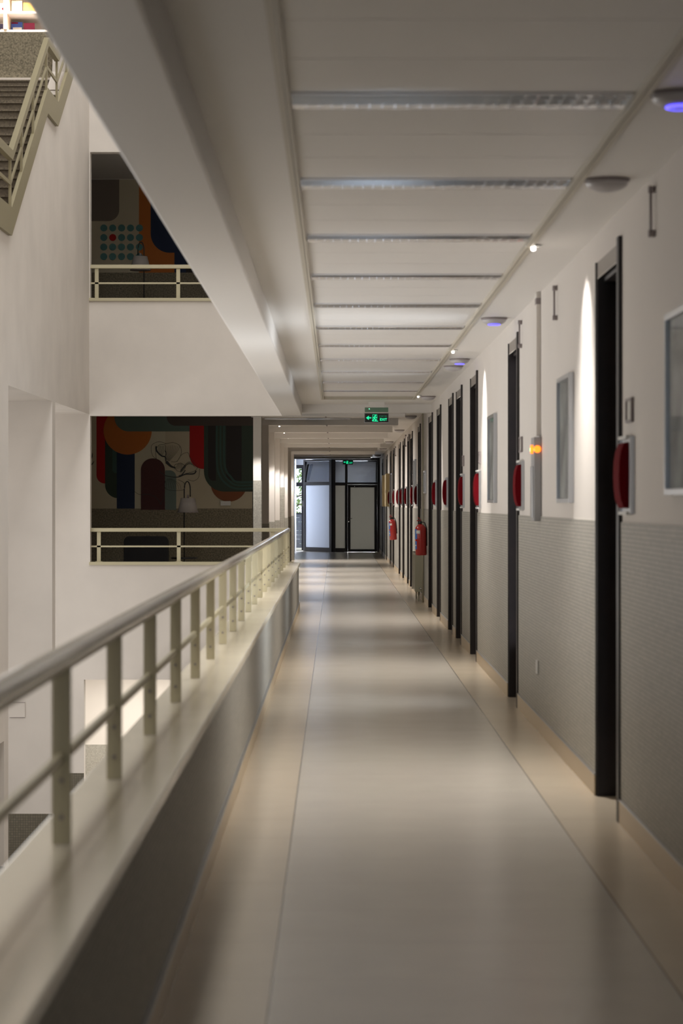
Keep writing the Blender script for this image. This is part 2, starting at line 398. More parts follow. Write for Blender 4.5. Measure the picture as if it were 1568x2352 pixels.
mo = MB(); mo.box(XI, XV, 27.59, 27.6, -STO, -STO+WH); mo.box(XI, -3.53, YF-.01, YF, -STO, -STO+WH); mo.box(XI, XV+.005, 23.59, 23.6, -STO, -STO+WH)
struct(mo.build('trim_9', 'darkmos'))
# roof and near end closing the hall
rf = MB(); rf.box(XI-.2, 2, -3, 37.5, 12, 12.3); rf.box(XI-.2, 2, -3.2, -3, -STO-.3, 12)
rf.box(XI-.2, XI, -3, 0, -STO, 12); rf.box(2, 2.2, -3, 37.5, -STO, 12.3); rf.box(XR+.3, 2, -3, YF, H, H+.2); rf.box(-6.7, XI-.2, YF, 37.5, -STO, 12.3); rf.box(-.77, 2, -2.9, YF, -.5, -.3)
struct(rf.build('ceiling_roof', 'hall'))
# lounge rooms
for k in (-1, 0, 1):
    lw = MB()
    z0 = k*STO; xr = -1.27 if k == 0 else 2
    lw.box(-6.5, xr, YB, YB+.15, z0, z0+H)
    lw.box(-6.5, -6.3, YF+.18, YB, z0, z0+H)
    lw.box(-6.5, -1.6 if k == 0 else 2, YF+.18, YB+.15, z0+H, z0+H+.1)
    struct(lw.build('wall_back', 'white'))
lw = MB()
lw.box(1.64, 1.8, YF, YB, STO, 2*STO); lw.box(1.9, 2.0, YF-5, YB, -STO, 0)
lw.box(-6.5, 2, YB, YB+.15, 2*STO, 12)
struct(lw.build('wall_back', 'white'))
lm = MB()
for k in (0, 1): lm.box(-6.3, -1.27 if k == 0 else 1.6, YB-.01, YB, k*STO, k*STO+WH)
struct(lm.build('trim_10', 'pebble'))
struct(B(-6.3, 1.9, YB-.01, YB, -STO, -STO+WH).build('trim_11', 'mosX'))

# ---------------------------------------------------------------- balustrade on the parapet
def balustrade(name, a, b, axis, other, ztop, posts, zbase, group, label, tubular):
    lx = (other, (a+b)/2, zbase) if axis == 1 else ((a+b)/2, other, zbase)
    t = thing(name, lx, label, 'railing', group)
    def bx(u0, u1, v0, v1, z0, z1):
        return (v0, v1, u0, u1, z0, z1) if axis == 1 else (u0, u1, v0, v1, z0, z1)
    def bl(mb, nm, m, par=t, bev=0):
        o = mb.build(nm, m, None, bev, loc=lx); o.location = (0, 0, 0); o.parent = par; return o
    if tubular:
        n = 60; pts = [(other, a+(b-a)*i/n, ztop-.024) for i in range(n+1)]
        mb = MB(); mb.tube(pts, .027, 20)
        hr = bl(mb, 'handrail', 'tube')
        bl(B(*bx(a, b-.02, other-.015, other+.015, ztop-.056, ztop-.046)), 'rail_strip', 'cream')
    else:
        bl(B(*bx(a, b, other-.03, other+.03, ztop-.052, ztop)), 'handrail', 'cream', bev=.004)
    mz = zbase+.216
    bl(B(*bx(a, b, other-.008, other+.008, mz-.012, mz+.012)), 'mid_rail', 'cream')
    for p in posts:
        if tubular: mb = B(other-.023, other+.023, p-.007, p+.007, zbase+.002, ztop-.05)
        else: mb = B(p-.027, p+.027, other-.008, other+.008, zbase+.002, ztop-.052)
        po = bl(mb, 'post', 'cream', bev=.002)
        if tubular:
            for zz in (.07, .16):
                bl(MB().lathe([(.006, -.004), (.006, 0), (.003, .002)], (other, p-.009, zbase+zz), 8, 0, 1), 'bolt', 'rim', po)
        else: bl(B(p-.045, p+.045, other-.02, other+.02, zbase, zbase+.008), 'base_plate', 'cream', po)
    return t
posts = [5.52+1.31*i for i in range(-2, 21)]
balustrade('balustrade', 0.5, 31.75, 1, -.668, 1.148, posts, .664, None, 'long cream railing with round handrail running along the corridor parapet', True)
balustrade('railing', XV+.01, -.64, 0, YF+.08, 1.146, [-3.33, -2.207, -.89], .672, None, 'cream flat railing in front of the dark lounge with armchair, lower of two', False)
balustrade('railing', XV+.01, -.80, 0, YF+.08, STO+1.146, [-3.36, -2.215, -1.05], STO+.672, None, 'cream flat railing across the upper opening in front of the dotted mural', False)

# ---------------------------------------------------------------- doors in the right wall
def door(n, a, b):
    t = struct(thing('door_%d' % n, (XR, (a+b)/2, 0))); lx = (XR, (a+b)/2, 0)
    def bl(mb, nm, m, par=t, bev=0):
        o = mb.build(nm, m, None, bev, loc=lx); o.location = (0, 0, 0); o.parent = par; return o
    fr = MB(); d = .16
    fr.box(XR-.004, XR+d+.04, a, a+.03, 0, DT-.001); fr.box(XR-.004, XR+d+.04, b-.03, b, 0, DT-.001)
    fr.box(XR+.03, XR+d+.04, a+.03, b-.03, DT-.10, DT-.06)
    bl(fr, 'door_frame', 'dark')
    cs_ = MB(); cs_.box(XR-.018, XR, a-.075, a+.004, 0, DT+.02); cs_.box(XR-.010, XR, b-.004, b+.02, 0, DT)
    bl(cs_, 'casing', 'dark')
    hp = B(XR-.003, XR+.03, a+.03, b-.03, DT-.085, DT-.001); bl(hp, 'head_panel', 'headg')
    bl(B(XR-.006, XR+.031, a+.03, b-.03, DT-.09, DT-.085), 'head_strip', 'chrome')
    lf_ = bl(B(XR+d-.005, XR+d+.035, a+.032, b-.032, .005, DT-.102), 'door_leaf', 'maroon')
    h = MB(); h.tube([(XR+d-.006, a+.1, 1.03), (XR+d-.05, a+.1, 1.03), (XR+d-.055, a+.13, 1.03), (XR+d-.055, a+.23, 1.03)], .009, 8); h.box(XR+d-.012, XR+d-.005, a+.08, a+.12, .93, 1.12)
    bl(h, 'door_handle', 'chrome', lf_)
    return t
for i, (a, b) in enumerate(doors): door(i+1, a, b)

# ---------------------------------------------------------------- curved red door signs and card readers
def arc_prof(dx, z0, z1, n=12):
    # D profile (x, z) bulging towards -x
    h = (z1-z0)/2; c = (z0+z1)/2
    return [(-dx*(1-abs(math.cos(PI*i/n))**3)**.9 if 0 < i < n else 0, c-h*math.cos(PI*i/n)) for i in range(n+1)]
def make_sign():
    t = thing('door_sign', (0, 0, 0))
    pr = [(-.022, -.15), (-.034, -.145), (-.047, -.11), (-.054, -.06), (-.056, 0), (-.054, .06), (-.047, .11), (-.034, .145), (-.022, .15)]
    b = MB(); b.prism(pr+[(0, .15), (0, -.15)], 1, -.09, .12, smooth=False); b.build('curved_panel', 'red', t)
    fr = MB(); fr.box(-.012, 0, -.20, .16, -.165, .165); fr.box(-.02, 0, -.21, -.185, -.175, .175); fr.box(-.02, 0, .15, .165, -.175, .175)
    fr.build('frame', 'steel', t)
    B(-.03, 0, -.14, .14, .1655, .180).build('end_cap', 'plastic', t); B(-.03, 0, -.14, .14, -.180, -.1655).build('end_cap', 'plastic', t)
    return t
sg0 = make_sign()
signs = [(10.36, 1), (16.3, 2), (21.1, 3), (23.75, 4), (27.2, 5), (30.25, 6), (37.1, 8), (39.1, 9), (42.65, 10), (45.6, 11), (48.25, 12), (51.4, 13), (56.05, 14)]
for i, (yy, dn) in enumerate(signs):
    o = sg0 if i == 0 else copy_tree(sg0)
    o.location = (XR-.001, yy, EYE+.125)
    tag(o, 'curved red sign panel beside a dark doorway, %s red sign from camera' % ORD[i], 'sign', 'curved red door signs')
rd = [(10.28, .42), (16.32, .42), (21.0, .42), (23.7, .44), (39.0, .44)]
def make_reader():
    t = thing('card_holder', (0, 0, 0))
    f = MB(); f.box(-.014, 0, -.10, -.085, -.055, .055); f.box(-.014, 0, .085, .10, -.055, .055); f.box(-.014, 0, -.10, .10, .043, .055); f.box(-.014, 0, -.10, .10, -.055, -.043)
    f.build('frame', 'rim', t); B(-.006, 0, -.085, .085, -.043, .043).build('card', 'label', t); return t
r0 = make_reader()
for i, (yy, dz) in enumerate(rd):
    o = r0 if i == 0 else copy_tree(r0)
    o.location = (XR-.001, yy, EYE+dz)
    tag(o, 'small framed name card above a red sign, %s from camera' % ORD[i], 'name plate', 'name cards above the red signs')

# ---------------------------------------------------------------- framed pictures
def picture(yc, wd, z0, z1, label, frame='steel'):
    t = thing('picture_frame', (XR-.001, yc, (z0+z1)/2), label, 'picture', 'framed pictures on the right wall'); h = (z1-z0)/2; q = .025; wd /= 2
    f = MB(); f.box(-.03, 0, -wd, -wd+q, -h, h); f.box(-.03, 0, wd-q, wd, -h, h); f.box(-.03, 0, -wd+q, wd-q, h-q, h); f.box(-.03, 0, -wd+q, wd-q, -h, -h+q)
    f.build('frame', frame, t, .002)
    B(-.012, -.004, -wd+q, wd-q, -h+q, h-q).build('print', 'picprint', t)
    B(-.018, -.016, -wd+q, wd-q, -h+q, h-q).build('pane', 'glass', t)
    return t
M['picprint'] = mat('faded_print', (.22, .235, .23), .6, noise=(4, .5))
picture(8.65, .78, EYE+.03, EYE+.75, 'large silver framed glass picture at the right edge, nearest the camera')
picture(13.1, .72, EYE+.0, EYE+.735, 'silver framed picture just past the nearest dark doorway, in bright spotlight')
picture(19.2, .80, EYE-.0, EYE+.745, 'silver framed picture between the second and third dark doors')
picture(33.7, .45, EYE+.14, EYE+.48, 'small silver framed picture above the nearer fire extinguisher')
picture(38.0, .70, EYE-.01, EYE+.73, 'tall silver framed picture past the radiator')
picture(53.7, .70, EYE+.0, EYE+.70, 'silver framed picture far down the right wall near the cream cabinets')
# ---------------------------------------------------------------- dome lights
def make_dome():
    t = thing('dome_light', (0, 0, 0))
    MB().lathe([(.098, 0), (.098, -.008), (.093, -.012)], (0, 0, 0), 28).build('rim', 'rim', t)
    MB().lathe([(.093, -.010)]+[(.093*math.cos(a), -.012-.042*math.sin(a)) for a in [PI/2*k/8 for k in range(1, 8)]]+[(.003, -.054)], (0, 0, 0), 28).build('diffuser', 'dome', t)
    return t
def make_led(t):
    MB().lathe([(.046, -.0465), (.048, -.0515), (.040, -.0545), (.038, -.048)], (0, -.01, 0), 20).build('blue_indicator', 'blue', t)['label'] = 'glowing blue ring'
dm = make_dome()
domes = [(7.62, 1.155), (9.66, 1.155), (16.9, 1.18), (21.7, 1.185), (22.8, 1.185), (29.3, 1.195), (33.2, 1.19), (35.9, 1.187), (42.7, 1.2), (50.9, 1.2), (57.4, 1.2), (65, 1.2)]
led = [0, 2, 3]
prot = {}
for i, (yy, xx) in enumerate(domes):
    o = dm if i == 0 else copy_tree(dm)
    o.location = (xx, yy, H-.001)
    tag(o, 'white round ceiling dome light by right wall, %s from camera%s' % (ORD[i], ', glowing blue' if i in led else ''), 'ceiling light', 'dome lights along the right wall')
    prot[i] = o
for i in led: make_led(prot[i])
# ---------------------------------------------------------------- downlights
def downlight(x, y_, z, rot, power, blend, size, label, group, spill, srot, col=WARM, ssz=120):
    t = thing('downlight', (x, y_, z-.001), label, 'ceiling light', group)
    MB().lathe([(.032, 0), (.045, -.002), (.045, -.008), (.036, -.012), (.030, -.004)], (0, 0, 0), 20).build('trim_ring', 'plastic', t)
    MB().lathe([(.012, -.001), (.012, -.028), (.004, -.032)], (0, 0, 0), 16).build('lens', 'lampon', t)
    light('lamp', 'SPOT', (0, 0, -.036), rot, power, col, t, spot_size=math.radians(size), spot_blend=blend, shadow_soft_size=.02)
    light('lamp_spill', 'SPOT', (0, 0, -.038), srot, spill, col, t, spot_size=math.radians(ssz), spot_blend=1.0, shadow_soft_size=.03)
for i, yy in enumerate((12.1, 20.4, 29.0)):
    downlight(1.055, yy, H, (0, math.radians(-24), 0), P_WALL, 0.8, 84, 'small lit recessed spotlight by the right wall, %s from camera' % ORD[i], 'wall washing spotlights', SP_WALL, (0, math.radians(20), 0), ssz=112)
for i, p in enumerate(piers):
    if i in (1, 6): continue
    downlight(-1.0 if i else -1.05, p-.55, H, (math.radians(15), math.radians(5), 0), P_PIER, .6, 50, 'small lit recessed spotlight just before the %s far left pillar' % ORD[i], 'spotlights before the pillars', SP_PIER if i else 110, (math.radians(-14), math.radians(-36), 0), ssz=110)
# ---------------------------------------------------------------- exit signs
def glyph(mb, pts, wd, x, z, sx, sz, yy, mi=0):
    """stroke polyline in local (0..1) coordinates as flat bars"""
    for (a, b), (c, d) in zip(pts[:-1], pts[1:]):
        p = Vector((x+a*sx, 0, z+b*sz)); q = Vector((x+c*sx, 0, z+d*sz)); t = (q-p); ln = t.length
        if ln < 1e-6: continue
        t /= ln; nrm = Vector((-t.z, 0, t.x))*wd/2; p -= t*wd/2; q += t*wd/2
        vs = [p+nrm, q+nrm, q-nrm, p-nrm]
        mb.add([(v.x, yy, v.z) for v in vs]+[(v.x, yy+.0015, v.z) for v in vs], [(0, 1, 2, 3), (4, 7, 6, 5), (0, 4, 5, 1), (1, 5, 6, 2), (2, 6, 7, 3), (3, 7, 4, 0)], mi)
LET = {'E': [[(1, 1), (0, 1), (0, 0), (1, 0)], [(0, .5), (.8, .5)]], 'X': [[(0, 0), (1, 1)], [(0, 1), (1, 0)]], 'I': [[(.5, 0), (.5, 1)]],
       'T': [[(0, 1), (1, 1)], [(.5, 1), (.5, 0)]], 'C': [[(1, .9), (.6, 1), (.2, .9), (0, .5), (.2, .1), (.6, 0), (1, .1)]], 'Ç': [[(1, .9), (.6, 1), (.2, .9), (0, .5), (.2, .1), (.6, 0), (1, .1)], [(.5, 0), (.5, -.2)]],
       'K': [[(0, 0), (0, 1)], [(1, 1), (0, .5), (1, 0)]], 'S': [[(1, .9), (.5, 1), (0, .8), (.1, .55), (.9, .45), (1, .2), (.5, 0), (0, .1)], ], 'Ş': [[(1, .9), (.5, 1), (0, .8), (.1, .55), (.9, .45), (1, .2), (.5, 0), (0, .1)], [(.5, 0), (.5, -.2)]]}
def word(mb, s_, x, z, cw, ch, wd, yy, gap=.3):
    for c in s_:
        w_ = cw*(.35 if c == 'I' else 1)
        for st_ in LET[c]: glyph(mb, st_, wd, x, z, w_, ch, yy)
        x += w_+cw*gap
def exit_sign(loc, W_, H_, label, bracket):
    t = thing('exit_sign', loc, label, 'exit sign')
    B(-W_/2, W_/2, 0, .03, -H_, 0).build('case', 'grey', t, .003)
    B(-W_/2+.008, W_/2-.008, -.003, 0, -H_+.008, -.008).build('face', 'black', t)
    k = W_/.35; a = MB(); yy = -.0055
    zc = -H_*.5
    a.add([(-.150*k, yy, zc), (-.115*k, yy, zc+.028*k), (-.105*k, yy, zc+.022*k), (-.118*k, yy, zc+.008*k), (-.075*k, yy, zc+.008*k), (-.075*k, yy, zc-.008*k), (-.118*k, yy, zc-.008*k), (-.105*k, yy, zc-.022*k), (-.115*k, yy, zc-.028*k)],
          [(0, 1, 2, 3, 4, 5, 6, 7, 8)])
    a.build('arrow', 'exitg', t)
    m = MB()
    # doorway outline and running figure
    for pl in ([(0, 0), (0, 1), (1, 1), (1, 0)],): glyph(m, pl, .004*k, -.055*k, zc-.045*k, .06*k, .09*k, yy)
    glyph(m, [(.55, .74), (.42, .42), (.72, .22), (.62, .02)], .012*k, -.058*k, zc-.045*k, .066*k, .09*k, yy)
    glyph(m, [(.42, .42), (.25, .18), (.0, .12)], .010*k, -.058*k, zc-.045*k, .066*k, .09*k, yy)
    glyph(m, [(.5, .68), (.2, .6), (.12, .42)], .008*k, -.058*k, zc-.045*k, .066*k, .09*k, yy)
    glyph(m, [(.55, .68), (.8, .52), (.98, .6)], .008*k, -.058*k, zc-.045*k, .066*k, .09*k, yy)
    glyph(m, [(.58, .86), (.62, .88)], .016*k, -.058*k, zc-.045*k, .066*k, .09*k, yy)
    glyph(m, [(0, .0), (1.15, -.03)], .008*k, -.058*k, zc-.045*k, .066*k, .09*k, yy)
    m.build('running_figure', 'exitg', t)
    e = MB(); word(e, 'EXIT', .052*k, zc-.038*k, .022*k, .03*k, .0065*k, yy); e.build('lettering', 'exitg', t)
    e = MB(); word(e, 'ÇIKIŞ', .040*k, zc+.012*k, .019*k, .022*k, .003*k, yy, .42); e.build('lettering', 'exitdim', t)['label'] = 'fainter upper word'
    if bracket:
        B(-.16, .16, .0, .045, .012, .075).build('housing', 'exithouse', t, .004)
        B(-.11, .11, .0, .045, .075, H-loc[2]-.001).build('mount', 'ceil', t)
        MB().lathe([(.006, -.003), (.006, 0)], (-.10, 0, .055), 10, 0, 1).build('led', 'greenled', t)
    return t
M['exithouse'] = mat('green_tinted_acrylic', (.14, .24, .17), .25)
exit_sign(((864.5-771)*30.9/F, 30.9, EYE+(1155-948.5)*30.9/F), .335, .134, 'green lit exit sign with arrow hanging from the corridor ceiling', True)
exit_sign(((799-771)*68.85/F, 68.926, EYE+(1155-1056)*68.85/F), .32, .145, 'small green lit exit sign on the dark glazed doors at corridor end', False)

# ---------------------------------------------------------------- fire extinguishers
def extinguisher(x, y_, z, h, r, tilt, label):
    t = thing('fire_extinguisher', (x, y_, z), label, 'fire extinguisher', 'fire extinguishers on the right wall'); t.rotation_euler = (0, tilt, 0)
    MB().lathe([(r*.86, 0), (r, .015), (r, h-.09), (r*.93, h-.05), (r*.66, h-.02), (r*.3, h)], (0, 0, 0), 28).build('cylinder', 'ext', t)
    v = MB(); v.lathe([(.022, h), (.022, h+.035), (.014, h+.045)], (0, 0, 0), 14); v.build('valve', 'black', t)
    hd = MB(); hd.tube([(.01, 0, h+.04), (-.03, -.03, h+.055), (-.05, -.07, h+.05)], .008, 8); hd.tube([(.01, 0, h+.055), (-.02, -.03, h+.085), (-.035, -.06, h+.095)], .007, 8)
    hd.build('handle', 'ext', t)
    hs = MB(); hs.tube([(.02, .0, h+.03), (.06, -.01, h+.02), (r+.004, -.01, h-.06), (r+.008, -.01, h*.5), (r+.006, -.01, h*.3)], .008, 8); hs.build('hose', 'black', t)
    def patch(a0, a1, z0, z1, m, nm):
        mb = MB(); n = 8; vs = []
        for k in range(n+1):
            a = a0+(a1-a0)*k/n; vs += [((r+.001)*math.cos(a), (r+.001)*math.sin(a), z0), ((r+.001)*math.cos(a), (r+.001)*math.sin(a), z1)]
        mb.add(vs, [(2*k, 2*k+2, 2*k+3, 2*k+1) for k in range(n)], 0, True); mb.build(nm, m, t)
    R = math.radians
    patch(R(212), R(262), h*.70, h*.80, 'label', 'paper_label')
    patch(R(165), R(228), h*.52, h*.84, 'labelb', 'blue_label'); patch(R(165), R(222), h*.20, h*.46, 'labelb', 'blue_label'); patch(R(180), R(215), h*.30, h*.34, 'label', 'paper_label')
    bk = MB(); bk.box(r-.005, XR-x-.002, -.02, .02, h*.45, h*.52); bk.build('bracket', 'black', t)
extinguisher(1.243, 33.0, .735, .455, .082, math.radians(-1.2), 'larger red fire extinguisher on the right wall above the radiator')
extinguisher(1.243, 48.9, .70, .45, .078, math.radians(-4), 'farther red fire extinguisher with blue label, tilted on the right wall')

# ---------------------------------------------------------------- radiator
t = thing('radiator', (XR, 35.0, 0), 'cream panel radiator on the right wall below the nearer fire extinguisher', 'radiator')
q = MB(); q.box(-.135, -.115, -.58, .58, .16, .73)
for k in range(24): q.box(-.139, -.135, -.56+k*.048, -.56+k*.048+.026, .19, .70)
q.build('front_panel', 'radw', t, .003)
B(-.045, -.025, -.58, .58, .16, .73).build('rear_panel', 'radw', t)
B(-.14, -.02, -.60, -.58, .15, .74).build('end_panel', 'radw', t); B(-.14, -.02, .58, .60, .15, .74).build('end_panel', 'radw', t)
g = MB()
for k in range(40): g.box(-.115, -.045, -.57+k*.0285, -.57+k*.0285+.008, .72, .735)
g.build('top_grille', 'rim', t)
for yy in (-.45, .45):
    B(-.09, -.07, yy-.015, yy+.015, 0, .16).build('leg', 'radw', t)
MB().tube([(-.03, -.66, .20), (-.07, -.63, .20), (-.07, -.60, .20)], .012, 8).build('valve', 'chrome', t)
for k, x_ in enumerate((-.028, -.062)):
    o = MB().tube([(0, 0, 0), (0, 0, H-.004)], .013, 10).build('heating_pipe', 'radw', loc=(0, 0, 0)); o.location = (XR-.03, 34.16-.06*k, .001)
    tag(o, 'thin cream heating riser pipe beside the radiator, %s of the pair' % ('farther' if k == 0 else 'nearer'), 'pipe', 'riser pipes by the radiator')

# ---------------------------------------------------------------- wall duct, alarm unit, outlet, hooks, cabinets
t = thing('cable_duct', (XR-.001, 14.85, EYE+.44), 'white vertical cable duct on right wall above the unit with orange light', 'cable duct')
B(-.028, 0, -.045, .045, 0, H-EYE-.442).build('cover', 'white', t, .003); B(-.03, 0, -.047, .047, .86, .90).build('joint', 'rim', t)
t = thing('intercom', (XR-.001, 14.85, EYE-.12), 'tall slim grey wall unit with a glowing orange lamp below the cable duct', 'wall unit')
B(-.05, 0, -.11, .11, 0, .55).build('body', 'grey', t, .006); B(-.058, -.05, -.08, .08, .02, .36).build('front_plate', 'steel', t, .004)
MB().lathe([(.028, -.065), (.028, -.05)], (0, -.03, .47), 16, 0, 0).build('orange_lamp', 'orange', t)
MB().lathe([(.014, -.125), (.024, -.11), (.024, -.0)], (-.028, 0, .47), 14, 0, 1).build('orange_lamp', 'orange', t)
MB().lathe([(.012, -.062), (.012, -.05)], (0, .05, .47), 12, 0, 0).build('green_lamp', 'greenled', t)
o = B(-.012, 0, -.045, .045, -.045, .045).build('power_outlet', 'plastic', None, .003); o.location = (XR-.009, 14.9, .42); tag(o, 'white socket low on the grey mosaic of the right wall', 'power outlet')
for k, (yy, z0, z1) in enumerate(((57.0, -.09, .73), (61.2, -.10, .74))):
    t = thing('wall_cabinet', (XR-.001, yy, EYE), 'cream metal wall cabinet far down the right wall, %s of the two' % ('nearer' if k == 0 else 'farther'), 'cabinet', 'cream wall cabinets')
    B(-.088, 0, -.6, .6, z0, z1).build('body', 'cabinet', t, .004); B(-.095, -.088, -.58, .58, z0+.02, z1-.02).build('cabinet_door', 'cabinet', t, .002)
    B(-.102, -.095, -.5, -.47, .25, .32).build('latch', 'rim', t)
for k, (yy, z0, z1) in enumerate(((9.5, 1.13, 1.315), (13.7, 1.12, 1.30), (16.3, 1.13, 1.30), (43.0, 1.08, 1.28), (50.3, 1.05, 1.24))):
    t = thing('wall_bracket', (XR-.001, yy, EYE), 'thin dark vertical bracket high on the right wall, %s from camera' % ORD[k], 'bracket', 'thin brackets high on the right wall')
    q = MB(); q.tube([(-.018, 0, z0), (-.018, 0, z1)], .006, 8); q.build('rod', 'rim', t)
    for zz in (z0, z1):
        MB().lathe([(.016, -.028), (.016, 0)], (0, 0, zz), 10, 0, 0).build('stud', 'rim', t)

# ---------------------------------------------------------------- end partition with glazed door
def frame_panel(t, x0, x1, z0, z1, fw_, nm='frame', m='blackm', y0=0, y1=.06):
    f = MB(); f.box(x0, x0+fw_, y0, y1, z0, z1); f.box(x1-fw_, x1, y0, y1, z0, z1); f.box(x0+fw_, x1-fw_, y0, y1, z1-fw_, z1); f.box(x0+fw_, x1-fw_, y0, y1, z0, z0+fw_)
    return f.build(nm, m, t)
u = YE/F
def ex(p): return (p-771)*u
def ez(p): return EYE-(p-1155)*u
d = struct(thing('door_17', (0, YE, 0)))
f = MB(); y0, y1 = -.04, .06
top = ez(1054)
for a, b in ((763, 770), (792, 798), (866, 873)): f.box(ex(a), ex(b), y0, y1, 0, top)
f.box(ex(770), ex(792), y0, y1, top-.05, top); f.box(ex(798), ex(866), y0, y1, top-.05, top)
f.box(ex(770), ex(792), y0, y1, ez(1115), ez(1108)); f.box(ex(798), ex(866), y0, y1, ez(1113), ez(1108))
f.box(ex(770), ex(792), y0, y1, 0, ez(1259)); f.build('frame', 'blackm', d, .004)
B(ex(770), ex(792), .0, .01, ez(1108), top-.05).build('glass_pane', 'tint', d)
B(ex(798), ex(866), .0, .01, ez(1108), top-.05).build('glass_pane', 'tint', d)
B(ex(770), ex(792), .0, .01, ez(1259), ez(1115)).build('glass_pane', 'frostg', d)
lf_ = frame_panel(d, ex(798)+.001, ex(866)-.001, .002, ez(1113)-.001, .085, 'door_leaf', 'blackm', -.03, .03)
B(ex(798)+.084, ex(866)-.084, -.005, .005, .085, ez(1113)-.084).build('glass_pane', 'frostg', lf_)
h = MB(); h.tube([(ex(803), -.03, ez(1191)), (ex(803), -.08, ez(1191)), (ex(803)+.02, -.085, ez(1191)), (ex(808.5), -.085, ez(1191))], .01, 8); h.build('door_handle', 'black', lf_)
MB().lathe([(.016, -.04), (.016, -.03)], (ex(800.5), 0, ez(1198)), 12, 0, 1).build('lock', 'chrome', lf_)
MB().lathe([(.010, -.045), (.010, -.04)], (ex(814), 0, ez(1117)), 10, 0, 1).build('door_sensor', 'chrome', d)
B(ex(848), ex(866), -.08, -.04, top-.02, top+.012).build('door_closer', 'black', d)
# angled left leaf
xa, xb = -.985, -.108; ya, yb = YE+1.3, YE-.0
ang = math.atan2(yb-ya, xb-xa); Lw = math.hypot(xb-xa, yb-ya)
d = struct(thing('door_18', (xa, ya, 0), rz=ang))
f = MB(); zt = 2.84; zm = ez(1112)+.02
for a, b in ((0, .09), (Lw-.13, Lw)): f.box(a, b, -.03, .04, 0, zt)
f.box(.09, Lw-.13, -.03, .04, zt-.06, zt); f.box(.09, Lw-.13, -.03, .04, zm-.05, zm+.05); f.box(.09, Lw-.13, -.03, .04, 0, .13); f.build('frame', 'blackm', d, .004)
B(.09, Lw-.13, .0, .01, .13, zm-.05).build('glass_pane', 'frost', d); B(.09, Lw-.13, .0, .01, zm+.05, zt-.06).build('glass_pane', 'tint', d)
a = MB(); a.tube([(.16, -.05, 2.20), (.20, -.06, 2.38), (.30, -.07, 2.66), (.36, -.07, 2.68)], [.03, .04, .045, .02], 8); a.build('door_closer', 'black', d)
# landing behind the partition
lb = MB(); lb.box(-1.0, 1.6, 76, 76.2, 0, 3); lb.box(XR, XR+.2, 69, 76, 0, H); lb.box(-.12, -.06, 69.4, 76, 0, H); lb.box(-1.0, 1.6, 69, 76, H, H+.1)
lb.box(-1.0, -.95, 71.7, 76, 0, H)
struct(lb.build('wall_back', 'endwall'))
# side window at the end with foliage outside
YW = 71.6; uw = YW/F
def wx(p): return (p-771)*uw
def wz(p): return EYE-(p-1155)*uw
wd_ = struct(thing('window_1', (0, YW, 0)))
x0, x1 = -1.45, wx(697.5)
f = MB(); f.box(x0, x1, -.04, .04, wz(1076), wz(1068)); f.box(x0, x1, -.04, .04, wz(1117), wz(1108)); f.box(x0, x1, -.04, .04, wz(1181), wz(1178)); f.box(x0, x1, -.04, .04, 0, wz(1263)); f.box(wx(692.5), x1, -.05, .05, 0, wz(1068)); f.box(x0-.06, x0, -.05, .05, 0, wz(1068))
f.build('window_frame', 'blackm', wd_)
B(x0, wx(692.5), 0, .008, wz(1178), wz(1117)).build('pane', 'glass', wd_); B(x0, wx(692.5), 0, .008, wz(1108), wz(1076)).build('pane', 'glass', wd_)
q = MB()
for k in range(8): q.box(x0, wx(692.5), -.01, .02, .08+k*.137, .08+k*.137+.131)
q.build('lower_panel', 'louvre', wd_)
B(wx(694), wx(696), -.09, -.05, wz(1163), wz(1150)).build('window_handle', 'chrome', wd_)
we = MB(); we.box(-1.6, -.95, YW-.05, YW+.1, wz(1068), 3); we.box(-1.62, -1.45-.06, YW-.1, YW+.1, 0, 3); struct(we.build('wall_end', 'endwall'))
# tree outside
t = thing('tree', (-2.0, 79.5, -3.7), 'leafy green tree outside the narrow window at the corridor end', 'tree')
q = MB(); q.tube([(0, 0, 0), (.1, 0, 2.5), (-.1, 0, 5.0), (0, .1, 8)], [.18, .14, .10, .04], 10)
for k in range(14):
    a = random.uniform(0, 2*PI); z = random.uniform(3, 7); q.tube([(0, 0, z), (math.cos(a)*.7, math.sin(a)*.7, z+.4), (math.cos(a)*1.5, math.sin(a)*1.4, z+.6)], [.04, .025, .01], 6)
q.build('trunk', 'bark', t)
q = MB()
for k in range(3200):
    rr = random.random()**.5*2.0; a = random.uniform(0, 2*PI); p = Vector((rr*math.cos(a), rr*math.sin(a)*.9, random.uniform(3.2, 8.2)))
    n = Vector((random.uniform(-1, 1), random.uniform(-1, 1), random.uniform(-1, 1))).normalized(); s1 = n.orthogonal().normalized(); s2 = n.cross(s1); l_ = random.uniform(.05, .10)
    q.add([p-s1*l_, p-s2*l_*.45, p+s1*l_, p+s2*l_*.45], [(0, 1, 2, 3)], random.randint(0, 1))
q.build('foliage', ['leafa', 'leafb'], t)
struct(B(-30, 30, 76.2, 130, -3.9, -3.7).build('ground', 'soil'))

